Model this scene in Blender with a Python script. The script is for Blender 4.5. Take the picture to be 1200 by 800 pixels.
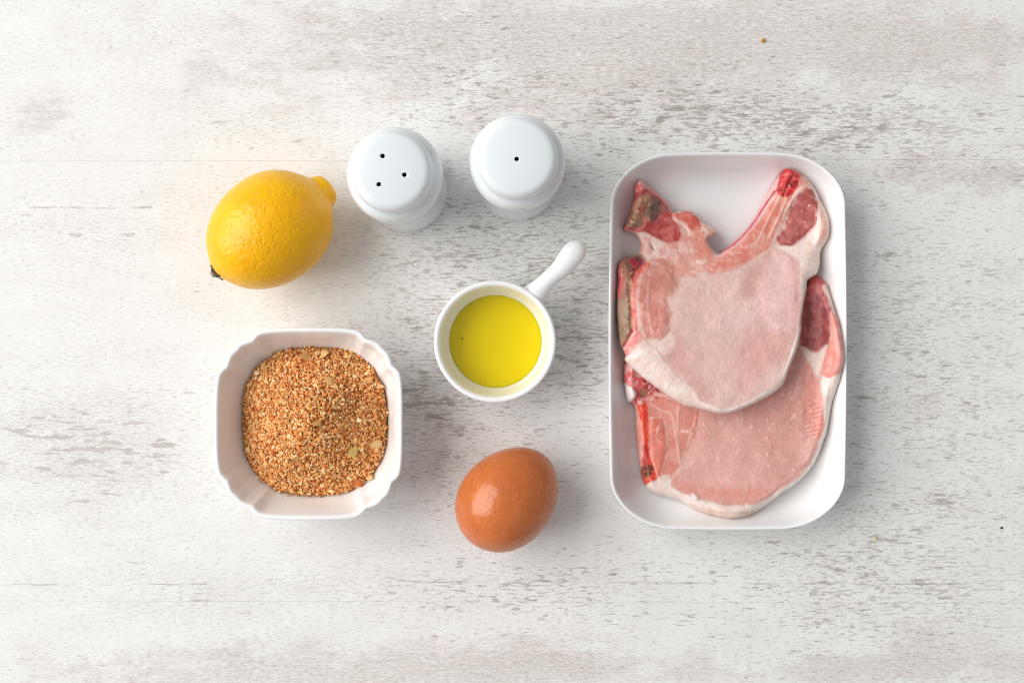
import bpy, bmesh, math, random
import numpy as np
from mathutils import Vector, Matrix

# ------------------------------------------------------------------ clear
for o in list(bpy.data.objects):
    bpy.data.objects.remove(o)
S = bpy.context.scene
C = S.collection
random.seed(7)
rng = np.random.default_rng(11)

# ------------------------------------------------------------------ camera
CAM = 0.60                       # metres above the table
PX = 0.00045                     # metres on the table per photograph pixel
cam = bpy.data.cameras.new('camera')
cam.sensor_width = 36.0
cam.lens = 36.0 * CAM / (1200 * PX)
cam.clip_start = 0.02
cam.clip_end = 20
co = bpy.data.objects.new('camera', cam)
C.objects.link(co)
co.location = (0, 0, CAM)
S.camera = co

# ------------------------------------------------------------------ world + window light
w = bpy.data.worlds.new('World')
S.world = w
w.use_nodes = True
bg = w.node_tree.nodes['Background']
bg.inputs[0].default_value = (0.985, 0.985, 1.0, 1)
bg.inputs[1].default_value = 0.37

wl = bpy.data.lights.new('window_light', 'AREA')
wl.shape = 'RECTANGLE'
wl.size = 3.1                   # along the wall
wl.size_y = 2.6                 # up the wall
wl.energy = 126
wl.color = (1.0, 0.992, 0.975)
wo = bpy.data.objects.new('window_light', wl)
C.objects.link(wo)
wo.location = (-2.30, 0.46, 1.90)
d = Vector((0.05, 0.0, 0.0)) - wo.location
wo.rotation_euler = d.to_track_quat('-Z', 'Y').to_euler()

S.view_settings.view_transform = 'Standard'
S.view_settings.look = 'None'
S.view_settings.exposure = 0.0
S.view_settings.gamma = 1.0
S.view_settings.use_curve_mapping = False
S.render.engine = 'CYCLES'
S.cycles.filter_width = 1.15

# ------------------------------------------------------------------ helpers
def P(x, y, z=0.0):
    """photo pixel on the horizontal plane at height z -> world point"""
    k = PX * (CAM - z) / CAM
    return Vector(((x - 600) * k, (400 - y) * k, z))

def lin(c):
    c = np.asarray(c, float) / 255.0
    return np.where(c <= 0.04045, c / 12.92, ((c + 0.055) / 1.055) ** 2.4)

def lc(r, g, b):
    v = lin((r, g, b))
    return (float(v[0]), float(v[1]), float(v[2]), 1.0)

def tag(o, label=None, cat=None, group=None, kind=None):
    if label: o['label'] = label
    if cat: o['category'] = cat
    if group: o['group'] = group
    if kind: o['kind'] = kind
    return o

def empty(name, loc=(0, 0, 0)):
    o = bpy.data.objects.new(name, None)
    o.empty_display_size = 0.01
    C.objects.link(o)
    o.location = loc
    return o

def mesh_obj(name, verts, faces, mat, parent=None, smooth=True, col=None, normals=None):
    me = bpy.data.meshes.new(name)
    me.from_pydata([tuple(map(float, v)) for v in verts], [], [tuple(map(int, f)) for f in faces])
    if col is not None:
        a = me.attributes.new('Col', 'FLOAT_COLOR', 'POINT')
        cc = np.ones((len(verts), 4), np.float32)
        cc[:, :3] = col
        a.data.foreach_set('color', cc.ravel())
    if smooth:
        me.polygons.foreach_set('use_smooth', [True] * len(me.polygons))
    me.update()
    if normals is not None:
        me.normals_split_custom_set_from_vertices([tuple(map(float, n)) for n in normals])
    me.materials.append(mat)
    o = bpy.data.objects.new(name, me)
    C.objects.link(o)
    if parent:
        o.parent = parent
        o.matrix_parent_inverse = Matrix.Translation(-Vector(parent.location))
    return o

def loft(loops, close_start=True, close_end=True):
    """list of loops (n x 3 arrays of one length) -> verts, faces"""
    n = len(loops[0])
    V = [tuple(p) for L in loops for p in L]
    F = []
    for k in range(len(loops) - 1):
        a, b = k * n, (k + 1) * n
        for i in range(n):
            j = (i + 1) % n
            F.append((a + i, a + j, b + j, b + i))
    for flag, k in ((close_start, 0), (close_end, len(loops) - 1)):
        if flag:
            c = np.mean(np.array(loops[k]), axis=0)
            V.append(tuple(c)); ci = len(V) - 1
            a = k * n
            for i in range(n):
                j = (i + 1) % n
                F.append((ci, a + j, a + i) if k == 0 else (ci, a + i, a + j))
    return V, F

# value noise -------------------------------------------------------
def _hash(ix, iy, seed):
    h = (ix.astype(np.int64) * 374761393 + iy.astype(np.int64) * 668265263 + seed * 974634777) & 0xffffffff
    h = ((h ^ (h >> 13)) * 1274126177) & 0xffffffff
    return ((h ^ (h >> 16)) & 0xffff) / 65535.0

def vnoise(x, y, seed=0):
    ix = np.floor(x); iy = np.floor(y)
    fx = x - ix; fy = y - iy
    fx = fx * fx * (3 - 2 * fx); fy = fy * fy * (3 - 2 * fy)
    a = _hash(ix, iy, seed); b = _hash(ix + 1, iy, seed)
    c = _hash(ix, iy + 1, seed); e = _hash(ix + 1, iy + 1, seed)
    return (a * (1 - fx) + b * fx) * (1 - fy) + (c * (1 - fx) + e * fx) * fy

def fbm(x, y, scale, octaves=4, seed=0):
    """about 0 mean, range about -1..1; scale = size of the largest feature"""
    t = 0; amp = 1.0; tot = 0
    for k in range(octaves):
        t = t + amp * (vnoise(x / scale + 17.3 * k, y / scale + 9.1 * k, seed + k) - 0.5) * 2
        tot += amp; amp *= 0.55; scale *= 0.5
    return t / tot

def sstep(a, b, v):
    t = np.clip((v - a) / (b - a), 0, 1)
    return t * t * (3 - 2 * t)

def seg_dist(x, y, pts, closed):
    pts = np.asarray(pts, float)
    n = len(pts)
    best = np.full(x.shape, 1e9); bx = np.zeros_like(x); by = np.zeros_like(y)
    for i in range(n if closed else n - 1):
        ax, ay = pts[i]; cx, cy = pts[(i + 1) % n]
        dx, dy = cx - ax, cy - ay
        L = dx * dx + dy * dy + 1e-12
        t = np.clip(((x - ax) * dx + (y - ay) * dy) / L, 0, 1)
        qx, qy = ax + t * dx, ay + t * dy
        dd = (x - qx) ** 2 + (y - qy) ** 2
        m = dd < best
        best = np.where(m, dd, best); bx = np.where(m, qx, bx); by = np.where(m, qy, by)
    return np.sqrt(best), bx, by

def inside(x, y, pts):
    pts = np.asarray(pts, float)
    r = np.zeros(x.shape, bool)
    n = len(pts)
    for i in range(n):
        ax, ay = pts[i]; cx, cy = pts[(i + 1) % n]
        c = ((ay > y) != (cy > y)) & (x < (cx - ax) * (y - ay) / (cy - ay + 1e-12) + ax)
        r ^= c
    return r

def sdf(x, y, pts):
    """positive inside"""
    dd, _, _ = seg_dist(x, y, pts, True)
    return np.where(inside(x, y, pts), dd, -dd)

def smooth_poly(pts, sub=4, closed=True):
    """Catmull-Rom through the traced points"""
    p = np.asarray(pts, float); n = len(p); out = []
    for i in range(n if closed else n - 1):
        if closed:
            p0, p1, p2, p3 = p[(i - 1) % n], p[i], p[(i + 1) % n], p[(i + 2) % n]
        else:
            p0, p1, p2, p3 = p[max(i - 1, 0)], p[i], p[i + 1], p[min(i + 2, n - 1)]
        for k in range(sub):
            t = k / sub
            out.append(0.5 * ((2 * p1) + (-p0 + p2) * t + (2 * p0 - 5 * p1 + 4 * p2 - p3) * t * t
                              + (-p0 + 3 * p1 - 3 * p2 + p3) * t ** 3))
    if not closed:
        out.append(p[-1])
    return np.array(out)

# node helpers ------------------------------------------------------
class NT:
    def __init__(self, name):
        self.m = bpy.data.materials.new(name)
        self.m.use_nodes = True
        self.t = self.m.node_tree
        self.b = self.t.nodes['Principled BSDF']
    def n(self, typ, **kw):
        nd = self.t.nodes.new(typ)
        for k, v in kw.items():
            setattr(nd, k, v)
        return nd
    def l(self, a, b):
        self.t.links.new(a, b)
    def set(self, **kw):
        for k, v in kw.items():
            self.b.inputs[k.replace('_', ' ')].default_value = v
    def noise(self, vec, scale, detail=4, rough=0.55, dist=0.0):
        nd = self.n('ShaderNodeTexNoise')
        nd.inputs['Scale'].default_value = scale
        nd.inputs['Detail'].default_value = detail
        nd.inputs['Roughness'].default_value = rough
        nd.inputs['Distortion'].default_value = dist
        if vec is not None: self.l(vec, nd.inputs['Vector'])
        return nd.outputs['Fac']
    def mapping(self, vec, scale=(1, 1, 1), loc=(0, 0, 0), rot=(0, 0, 0)):
        nd = self.n('ShaderNodeMapping')
        nd.inputs['Scale'].default_value = scale
        nd.inputs['Location'].default_value = loc
        nd.inputs['Rotation'].default_value = rot
        self.l(vec, nd.inputs['Vector'])
        return nd.outputs['Vector']
    def ramp(self, fac, lo, hi, c0=(0, 0, 0, 1), c1=(1, 1, 1, 1)):
        if lo > hi: lo, hi, c0, c1 = hi, lo, c1, c0
        nd = self.n('ShaderNodeValToRGB')
        nd.color_ramp.elements[0].position = lo
        nd.color_ramp.elements[1].position = hi
        nd.color_ramp.elements[0].color = c0
        nd.color_ramp.elements[1].color = c1
        self.l(fac, nd.inputs[0])
        return nd.outputs[0]
    def math(self, op, a, b=None, clamp=False):
        nd = self.n('ShaderNodeMath', operation=op, use_clamp=clamp)
        for i, v in enumerate((a, b)):
            if v is None: continue
            if isinstance(v, (int, float)): nd.inputs[i].default_value = v
            else: self.l(v, nd.inputs[i])
        return nd.outputs[0]
    def mix(self, fac, a, b, blend='MIX'):
        nd = self.n('ShaderNodeMix', data_type='RGBA', blend_type=blend)
        if isinstance(fac, (int, float)): nd.inputs[0].default_value = fac
        else: self.l(fac, nd.inputs[0])
        for i, v in ((6, a), (7, b)):
            if isinstance(v, tuple): nd.inputs[i].default_value = v
            else: self.l(v, nd.inputs[i])
        return nd.outputs[2]
    def bump(self, height, strength, dist, normal=None):
        nd = self.n('ShaderNodeBump')
        nd.inputs['Strength'].default_value = strength
        nd.inputs['Distance'].default_value = dist
        self.l(height, nd.inputs['Height'])
        if normal is not None: self.l(normal, nd.inputs['Normal'])
        return nd.outputs[0]

# ------------------------------------------------------------------ materials
def mat_porcelain(name, col=(239, 240, 240), rough=0.12):
    t = NT(name)
    t.set(Base_Color=lc(*col), Roughness=rough, IOR=1.5)
    g = t.n('ShaderNodeTexCoord').outputs['Object']
    nz = t.noise(g, 60, 3)
    t.l(t.ramp(nz, 0.3, 0.7, (rough * .8,) * 3 + (1,), (rough * 1.5,) * 3 + (1,)), t.b.inputs['Roughness'])
    t.l(t.bump(t.noise(g, 45, 2), 0.10, 0.002), t.b.inputs['Normal'])
    t.set(Coat_Weight=0.3, Coat_Roughness=0.05)
    return t.m

PORC = mat_porcelain('white_porcelain')
PORC3 = mat_porcelain('bright_white_porcelain', (245, 245, 244), 0.12)
PORC2 = mat_porcelain('cool_white_porcelain', (229, 234, 237), 0.16)

def mat_table():
    t = NT('whitewashed_wood')
    pos = t.n('ShaderNodeNewGeometry').outputs['Position']
    at = t.n('ShaderNodeAttribute', attribute_name='Col')
    sep = t.n('ShaderNodeSeparateColor'); t.l(at.outputs['Color'], sep.inputs[0])
    wash, chip, dark = sep.outputs[0], sep.outputs[1], sep.outputs[2]
    # wobble so that the grain is never ruler-straight
    def warp(scale, amp, src):
        wob = t.n('ShaderNodeTexNoise'); wob.inputs['Scale'].default_value = scale; wob.inputs['Detail'].default_value = 3
        t.l(src, wob.inputs['Vector'])
        sb = t.n('ShaderNodeVectorMath', operation='SUBTRACT'); t.l(wob.outputs['Color'], sb.inputs[0]); sb.inputs[1].default_value = (.5, .5, .5)
        off = t.n('ShaderNodeVectorMath', operation='MULTIPLY_ADD')
        t.l(sb.outputs[0], off.inputs[0]); off.inputs[1].default_value = amp; t.l(src, off.inputs[2])
        return off.outputs[0]
    v = warp(6, (0.004, 0.006, 0), pos)
    vr = warp(420, (0.0022, 0.0010, 0), v)          # ragged paint edges
    lines = t.ramp(t.noise(t.mapping(v, (35, 1250, 1)), 1.0, 2, 0.5), 0.38, 0.60)
    clus = t.noise(t.mapping(v, (16, 40, 1), (1, 9, 0)), 1.0, 4, 0.55)
    clus2 = t.noise(t.mapping(v, (45, 120, 1), (5, 2, 0)), 1.0, 3, 0.55)
    # thin paint: ragged patches in which fine straight grain shows
    big = t.noise(t.mapping(vr, (26, 60, 1)), 1.0, 7, 0.68)
    ps = t.math('ADD', big, t.math('MULTIPLY', wash, 0.26))
    washm = t.math('MULTIPLY', t.ramp(ps, 0.58, 0.68), t.ramp(wash, 0.03, 0.30))
    fine2 = t.noise(t.mapping(vr, (300, 900, 1), (3, 5, 0)), 1.0, 3, 0.6)
    washm = t.math('MULTIPLY', washm, t.math('ADD', t.math('MULTIPLY', lines, 0.55), 0.45))
    washm = t.math('MULTIPLY', washm, t.ramp(fine2, 0.70, 0.48))
    # paint chips
    cn = t.noise(t.mapping(vr, (68, 290, 1), (7, 1, 0)), 1.0, 5, 0.62)
    cs = t.math('ADD', t.math('ADD', cn, t.math('MULTIPLY', clus, 0.28)), t.math('MULTIPLY', chip, 0.20))
    chipm = t.ramp(cs, 0.855, 0.876)
    # short dashes everywhere, denser where the paint is worn
    fn = t.noise(t.mapping(vr, (165, 900, 1), (2, 2, 0)), 1.0, 4, 0.6)
    fs = t.math('ADD', t.math('ADD', fn, t.math('MULTIPLY', chip, 0.20)), t.math('MULTIPLY', clus2, 0.34))
    fleck = t.math('MULTIPLY', t.ramp(fs, 0.81, 0.865), t.math('ADD', t.math('MULTIPLY', dark, 0.9), 0.25))
    # fine crackle
    kn = t.noise(t.mapping(vr, (300, 1350, 1), (9, 4, 0)), 1.0, 3, 0.6)
    ks = t.math('ADD', kn, t.math('MULTIPLY', clus, 0.22))
    ks = t.math('ADD', ks, t.math('MULTIPLY', t.math('MAXIMUM', wash, chip), 0.11))
    crk = t.ramp(ks, 0.67, 0.79)
    # base paint, slightly mottled
    mot = t.noise(t.mapping(v, (30, 75, 1), (4, 4, 0)), 1.0, 5, 0.6)
    base = t.mix(t.ramp(mot, 0.3, 0.7), lc(236, 235, 233), lc(229, 227, 224))
    hue = t.noise(t.mapping(v, (9, 22, 1), (12, 3, 0)), 1.0, 3, 0.5)
    washc = t.mix(t.ramp(hue, 0.40, 0.56), lc(199, 178, 168), lc(192, 183, 176))
    c = t.mix(t.math('MULTIPLY', washm, 0.54), base, washc)
    chipc = t.mix(dark, lc(200, 194, 187), lc(150, 141, 132))
    chipc = t.mix(t.math('MULTIPLY', lines, 0.40), chipc, lc(146, 137, 129))
    c = t.mix(t.math('MULTIPLY', crk, 0.48), c, lc(182, 174, 166))
    c = t.mix(t.math('MULTIPLY', chipm, 0.72), c, chipc)
    c = t.mix(t.math('MULTIPLY', fleck, 0.60), c, chipc)
    # a long hairline crack near the lower seam
    sx = t.n('ShaderNodeSeparateXYZ'); t.l(pos, sx.inputs[0])
    def crack(y0, slope, x0, x1, wd, sd):
        yy = t.math('SUBTRACT', sx.outputs[1], t.math('ADD', t.math('MULTIPLY', sx.outputs[0], slope), y0))
        wv = t.math('MULTIPLY', t.math('SUBTRACT', t.noise(t.mapping(pos, (40, 1, 1), (sd, 0, 0)), 1.0, 3), 0.5), 0.003)
        dd = t.math('ABSOLUTE', t.math('SUBTRACT', yy, wv))
        m = t.ramp(t.math('DIVIDE', dd, wd), 0.35, 1.0, (1, 1, 1, 1), (0, 0, 0, 1))
        br = t.ramp(t.noise(t.mapping(pos, (38, 1, 1), (sd + 4, 0, 0)), 1.0, 3), 0.44, 0.56)
        xm = t.math('MULTIPLY', t.math('GREATER_THAN', sx.outputs[0], x0), t.math('LESS_THAN', sx.outputs[0], x1))
        return t.math('MULTIPLY', t.math('MULTIPLY', m, br), xm)
    cr = t.math('MAXIMUM', crack(-0.1268, -0.004, -0.05, 0.25, 0.0006, 1.0),
                crack(-0.1275, 0.002, -0.27, -0.16, 0.0005, 3.0))
    cr = t.math('MAXIMUM', cr, crack(0.0705, 0.0, -0.26, -0.19, 0.0007, 9.0))
    c = t.mix(t.math('MULTIPLY', cr, 0.5), c, lc(140, 130, 122))
    t.l(c, t.b.inputs['Base Color'])
    t.set(Roughness=0.62)
    t.b.inputs['Specular IOR Level'].default_value = 0.3
    h = t.math('SUBTRACT', 1.0, t.math('ADD', t.math('MULTIPLY', chipm, 0.7), t.math('MULTIPLY', fleck, 0.5)))
    h = t.math('SUBTRACT', h, t.math('MULTIPLY', lines, 0.15))
    t.l(t.bump(h, 0.22, 0.00025), t.b.inputs['Normal'])
    return t.m
TABLE = mat_table()

def mat_meat():
    t = NT('raw_pork')
    at = t.n('ShaderNodeAttribute', attribute_name='Col')
    g = t.n('ShaderNodeNewGeometry').outputs['Position']
    f = t.noise(g, 1300, 3, 0.6)
    fib = t.noise(t.mapping(g, (1500, 420, 900), rot=(0, 0, 0.25)), 1.0, 3, 0.6)
    c = t.mix(t.math('MULTIPLY', t.ramp(f, 0.45, 0.75), 0.13), at.outputs['Color'], (0.92, 0.80, 0.75, 1))
    dk = t.mix(1.0, at.outputs['Color'], (0.80, 0.62, 0.60, 1), 'MULTIPLY')
    c = t.mix(t.math('MULTIPLY', t.ramp(fib, 0.66, 0.40), 0.34), c, dk)
    hs = t.n('ShaderNodeHueSaturation'); hs.inputs['Saturation'].default_value = 1.03; hs.inputs['Value'].default_value = 1.03; t.l(c, hs.inputs['Color'])
    t.l(hs.outputs[0], t.b.inputs['Base Color'])
    t.set(Subsurface_Weight=0.22, Subsurface_Radius=(1.0, 0.40, 0.30), Subsurface_Scale=0.0016, Roughness=0.4, IOR=1.40)
    rn = t.noise(g, 130, 4)
    t.l(t.ramp(rn, 0.35, 0.7, (0.30,) * 3 + (1,), (0.55,) * 3 + (1,)), t.b.inputs['Roughness'])
    h = t.math('ADD', t.noise(g, 850, 4, 0.65), t.math('MULTIPLY', t.noise(g, 260, 3), 1.1))
    h = t.math('ADD', h, t.math('MULTIPLY', fib, 0.6))
    nb = t.bump(h, 0.26, 0.0005)
    t.l(nb, t.b.inputs['Normal'])
    t.set(Coat_Weight=0.6, Coat_Roughness=0.09, Coat_IOR=1.40)
    t.b.inputs['Specular IOR Level'].default_value = 0.35
    wet = t.bump(t.math('ADD', t.noise(g, 600, 3, 0.6), t.noise(g, 180, 2)), 0.75, 0.0007)
    t.l(wet, t.b.inputs['Coat Normal'])
    return t.m
MEAT = mat_meat()

def mat_lemon():
    t = NT('lemon_peel')
    g = t.n('ShaderNodeTexCoord').outputs['Object']
    n1 = t.noise(g, 38, 4)
    c = t.mix(t.ramp(n1, 0.35, 0.7), lc(248, 178, 0), lc(250, 194, 0))
    vo = t.n('ShaderNodeTexVoronoi', feature='F1'); vo.inputs['Scale'].default_value = 430; t.l(g, vo.inputs['Vector'])
    pore = t.ramp(vo.outputs['Distance'], 0.05, 0.42)
    c = t.mix(t.math('MULTIPLY', t.math('SUBTRACT', 1.0, pore), 0.12), c, lc(240, 166, 0))
    t.l(c, t.b.inputs['Base Color'])
    t.b.inputs['Specular IOR Level'].default_value = 0.38
    t.set(Roughness=0.30, Subsurface_Weight=0.15, Subsurface_Radius=(1, .6, .1), Subsurface_Scale=0.0015)
    h = t.math('ADD', t.math('MULTIPLY', pore, 0.5), t.math('MULTIPLY', t.noise(g, 210, 3), 1.6))
    t.l(t.bump(h, 0.7, 0.0006), t.b.inputs['Normal'])
    return t.m
LEMON = mat_lemon()

def simple(name, col, rough=0.6, bump=0.3, scale=400, var=0.2):
    t = NT(name)
    g = t.n('ShaderNodeTexCoord').outputs['Object']
    a = lc(*col); b = tuple(x * (1 - var) for x in a[:3]) + (1,)
    f = t.noise(g, scale, 4)
    t.l(t.mix(t.ramp(f, 0.35, 0.65), a, b), t.b.inputs['Base Color'])
    t.set(Roughness=rough)
    t.l(t.bump(f, bump, 0.0005), t.b.inputs['Normal'])
    return t.m
STEM = simple('dry_brown_stem', (104, 74, 44), 0.8, 0.6, 900, 0.5)
STEMP = simple('pale_stem_scar', (178, 160, 132), 0.8, 0.6, 900, 0.3)
HOLE_SHADE = simple('hole_shade_black', (14, 14, 14), 0.9, 0.1)  # near-black colour for the shade inside the shaker holes
SPECK = simple('dark_speck', (50, 34, 22), 0.8)
CRUMBT = simple('tan_crumb', (205, 150, 70), 0.8)
CRUMBY = simple('pale_yellow_crumb', (222, 206, 150), 0.8)

def mat_egg():
    t = NT('brown_eggshell')
    g = t.n('ShaderNodeTexCoord').outputs['Object']
    n1 = t.noise(g, 50, 5, 0.6)
    c = t.mix(t.ramp(n1, 0.3, 0.72), lc(210, 118, 60), lc(190, 98, 44))
    n2 = t.noise(g, 520, 2)
    c = t.mix(t.math('MULTIPLY', t.ramp(n2, 0.56, 0.70), 0.22), c, lc(226, 150, 100))
    n4 = t.noise(g, 160, 4, 0.65)
    c = t.mix(t.math('MULTIPLY', t.ramp(n4, 0.52, 0.72), 0.5), c, lc(174, 86, 36))
    n3 = t.noise(g, 330, 2)
    c = t.mix(t.math('MULTIPLY', t.ramp(n3, 0.72, 0.76), 0.6), c, lc(140, 66, 28))
    t.l(c, t.b.inputs['Base Color'])
    t.set(Roughness=0.28, Subsurface_Weight=0.08, Subsurface_Radius=(1, .5, .3), Subsurface_Scale=0.001)
    rn = t.noise(g, 110, 4)
    t.l(t.ramp(rn, 0.4, 0.62, (0.13,) * 3 + (1,), (0.30,) * 3 + (1,)), t.b.inputs['Roughness'])
    vo = t.n('ShaderNodeTexVoronoi', feature='F1'); vo.inputs['Scale'].default_value = 900; t.l(g, vo.inputs['Vector'])
    h = t.math('ADD', t.ramp(vo.outputs['Distance'], 0.0, 0.35), t.noise(g, 240, 3))
    t.l(t.bump(h, 0.34, 0.0003), t.b.inputs['Normal'])
    return t.m
EGG = mat_egg()

def mat_oil():
    t = NT('yellow_olive_oil')
    g = t.n('ShaderNodeTexCoord').outputs['Object']
    c = t.mix(t.ramp(t.noise(g, 25, 2), 0.3, 0.7), lc(233, 209, 0), lc(226, 200, 0))
    t.l(c, t.b.inputs['Base Color'])
    t.set(Roughness=0.03, IOR=1.47, Subsurface_Weight=0.5, Subsurface_Radius=(1.0, .8, .05), Subsurface_Scale=0.004)
    return t.m
OIL = mat_oil()

def mat_crumb():
    t = NT('toasted_breadcrumb')
    at = t.n('ShaderNodeAttribute', attribute_name='Col')
    g = t.n('ShaderNodeTexCoord').outputs['Object']
    f = t.noise(g, 1500, 2)
    c = t.mix(t.math('MULTIPLY', t.ramp(f, 0.35, 0.7), 0.15), at.outputs['Color'], lc(150, 86, 34))
    t.l(c, t.b.inputs['Base Color'])
    t.set(Roughness=0.75, Subsurface_Weight=0.1, Subsurface_Radius=(1, .5, .2), Subsurface_Scale=0.0008)
    t.l(t.bump(f, 0.4, 0.0004), t.b.inputs['Normal'])
    return t.m
CRUMB = mat_crumb()

# ------------------------------------------------------------------ tabletop of planks
def gauss(x, y, cx, cy, rx, ry):
    return np.exp(-(((x - cx) / rx) ** 2 + ((y - cy) / ry) ** 2))

def wear(x, y):
    """x, y in photo pixels -> thin-paint, chip and chip-darkness amounts"""
    big = fbm(x, y * 2.2, 300, 3, 5)
    inview = ((x > -60) & (x < 1260) & (y > -60) & (y < 860))
    wsh = (0.95 * gauss(x, y, 930, 60, 330, 55) + 0.55 * gauss(x, y, 690, 105, 120, 55) + 0.8 * gauss(x, y, 1140, 200, 110, 30)
           + 0.75 * gauss(x, y, 330, 785, 330, 36) + 0.75 * gauss(x, y, 640, 778, 130, 36) + 0.8 * gauss(x, y, 1070, 775, 190, 42)
           + 0.55 * gauss(x, y, 450, 70, 260, 70) + 0.3 * gauss(x, y, 60, 140, 70, 45) + 0.35 * gauss(x, y, 640, 20, 400, 40)
           + 0.25 * gauss(x, y, 1110, 480, 120, 80))
    chp = (0.50 * gauss(x, y, 1100, 420, 160, 240) + 0.52 * gauss(x, y, 560, 300, 220, 110) + 0.60 * gauss(x, y, 500, 480, 120, 100)
           + 0.85 * gauss(x, y, 110, 520, 170, 80) + 0.40 * gauss(x, y, 620, 690, 180, 40) + 0.40 * gauss(x, y, 280, 690, 260, 45)
           + 0.55 * gauss(x, y, 1000, 150, 240, 40) + 0.30 * gauss(x, y, 110, 260, 150, 60) + 0.40 * gauss(x, y, 420, 80, 330, 90)
           + 0.45 * gauss(x, y, 1040, 690, 200, 90) + 0.4 * gauss(x, y, 690, 420, 60, 120) + 0.35 * gauss(x, y, 800, 130, 200, 50))
    drk = np.clip(0.12 + 0.75 * sstep(330, 560, x) - 0.25 * sstep(900, 1150, x), 0, 1)
    out = np.clip(0.35 + 0.5 * big, 0, 1)
    m = inview.astype(float)
    return np.stack([np.clip(wsh, 0, 1) * m + out * (1 - m), np.clip(chp, 0, 1) * m + out * (1 - m), drk], -1)

top = empty('tabletop', (0, 0, -0.02))
tag(top, 'whitewashed worn wooden plank tabletop', None, None, 'structure')
def seam(k):       # y of seam k along x: photo seams at y about 188 and 704
    return lambda X: 0.0954 - 0.2332 * k + 0.0008 * math.sin(3.1 * X + k) - 0.004 * X * (1 if k == 1 else 0.15)
for k in range(-2, 4):
    up, lo = seam(k - 1), seam(k)
    X = np.linspace(-0.80, 0.80, 201)
    NY = 30
    gap = 0.00004
    V = []; F = []
    rows = []
    for j in range(NY + 1):
        s = j / NY
        for x in X:
            y0, y1 = lo(x) + gap, up(x) - gap
            y = y0 + (y1 - y0) * s
            V.append((x, y, 0.0))
    n = len(X)
    for j in range(NY):
        for i in range(n - 1):
            a = j * n + i
            F.append((a, a + 1, a + n + 1, a + n))
    # softened long edges and underside
    base = len(V)
    for j, (sgn) in ((0, -1), (NY, 1)):
        for i in range(n):
            x, y, z = V[j * n + i]
            V.append((x, y + sgn * 0.00002, -0.0002))
    for j in range(2):
        for i in range(n):
            x, y, z = V[base + j * n + i]
            V.append((x, y, -0.02))
    for i in range(n - 1):
        F.append((base + i, base + i + 1, i + 1, i))
        F.append((NY * n + i, NY * n + i + 1, base + n + i + 1, base + n + i))
        F.append((base + 2 * n + i, base + 2 * n + i + 1, base + i + 1, base + i))
        F.append((base + n + i, base + n + i + 1, base + 3 * n + i + 1, base + 3 * n + i))
        F.append((base + 3 * n + i, base + 3 * n + i + 1, base + 2 * n + i + 1, base + 2 * n + i))
    A = np.array(V)
    col = wear(A[:, 0] / PX + 600, 400 - A[:, 1] / PX)
    mesh_obj('plank', V, F, TABLE, top, smooth=False, col=col)

# ------------------------------------------------------------------ serving tray
TC = P(853, 399.5, 0.0245)
TA, TB, TR = 140 * PX * (CAM - .0245) / CAM, 221.5 * PX * (CAM - .0245) / CAM, 0.0255
TRAY_PROF = [(14.5, 0), (13.2, 0), (12.6, 0.8), (9.5, 6), (5.5, 13), (2.2, 19), (0.6, 22.5), (0.08, 23.8), (0.2, 24.4), (0.6, 24.8),
             (1.1, 24.8), (1.6, 24.4), (2.2, 23.3), (3.6, 19.8), (5.6, 15.6), (8.0, 11.6), (11.0, 8.4), (14.5, 6.3), (19, 5.0), (25, 4.3), (32, 4.0), (45, 3.9)]
def rrect(a, b, r, n=40, bow=0.0016):
    ry = min(r, b - 1e-4); r = min(r * 1.28, a - 1e-4)
    pts = []
    for (sx, sy, a0) in ((1, 1, 0), (-1, 1, 90), (-1, -1, 180), (1, -1, 270)):
        for i in range(n + 1):
            t = math.radians(a0 + 90 * i / n)
            pts.append((sx * (a - r) + r * math.cos(t), sy * (b - ry) + ry * math.sin(t)))
        # straight run to the next corner
        nx = {(1, 1): (-1, 1), (-1, 1): (-1, -1), (-1, -1): (1, -1), (1, -1): (1, 1)}[(sx, sy)]
        t = math.radians(a0 + 90)
        p = pts[-1]; q = (nx[0] * (a - r) + r * math.cos(t), nx[1] * (b - ry) + ry * math.sin(t))
        for i in range(1, 10):
            pts.append((p[0] + (q[0] - p[0]) * i / 10, p[1] + (q[1] - p[1]) * i / 10))
    p = np.array(pts)
    p[:, 0] *= 1 - bow / a * (p[:, 1] / b) ** 2 * 1.0
    p[:, 1] *= 1 - bow / b * (p[:, 0] / a) ** 2 * 1.0
    return p
tray = empty('serving_tray', (TC.x, TC.y, 0))
tag(tray, 'white porcelain rectangular serving tray with rounded corners under the raw meat', 'tray')
loops = []
for dd, z in TRAY_PROF:
    q = rrect(TA - dd / 1000, TB - dd / 1000, max(TR - dd / 1000 * 0.9, 0.006))
    loops.append(np.column_stack([q[:, 0] + TC.x, q[:, 1] + TC.y, np.full(len(q), z / 1000)]))
RIM = 9
V, F = loft(loops[:RIM + 1], True, False)
mesh_obj('outer_wall', V, F, PORC, tray)
V, F = loft(loops[RIM:], False, True)
mesh_obj('dish_surface', V, F, PORC, tray)

TRAY_POLY = rrect(TA, TB, TR, 12) + np.array([TC.x, TC.y])
def tray_z(X, Y):
    dist = sdf(X, Y, TRAY_POLY) * 1000
    pr = TRAY_PROF[RIM:]
    return np.interp(dist, [p[0] for p in pr], [p[1] for p in pr]) / 1000

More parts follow.
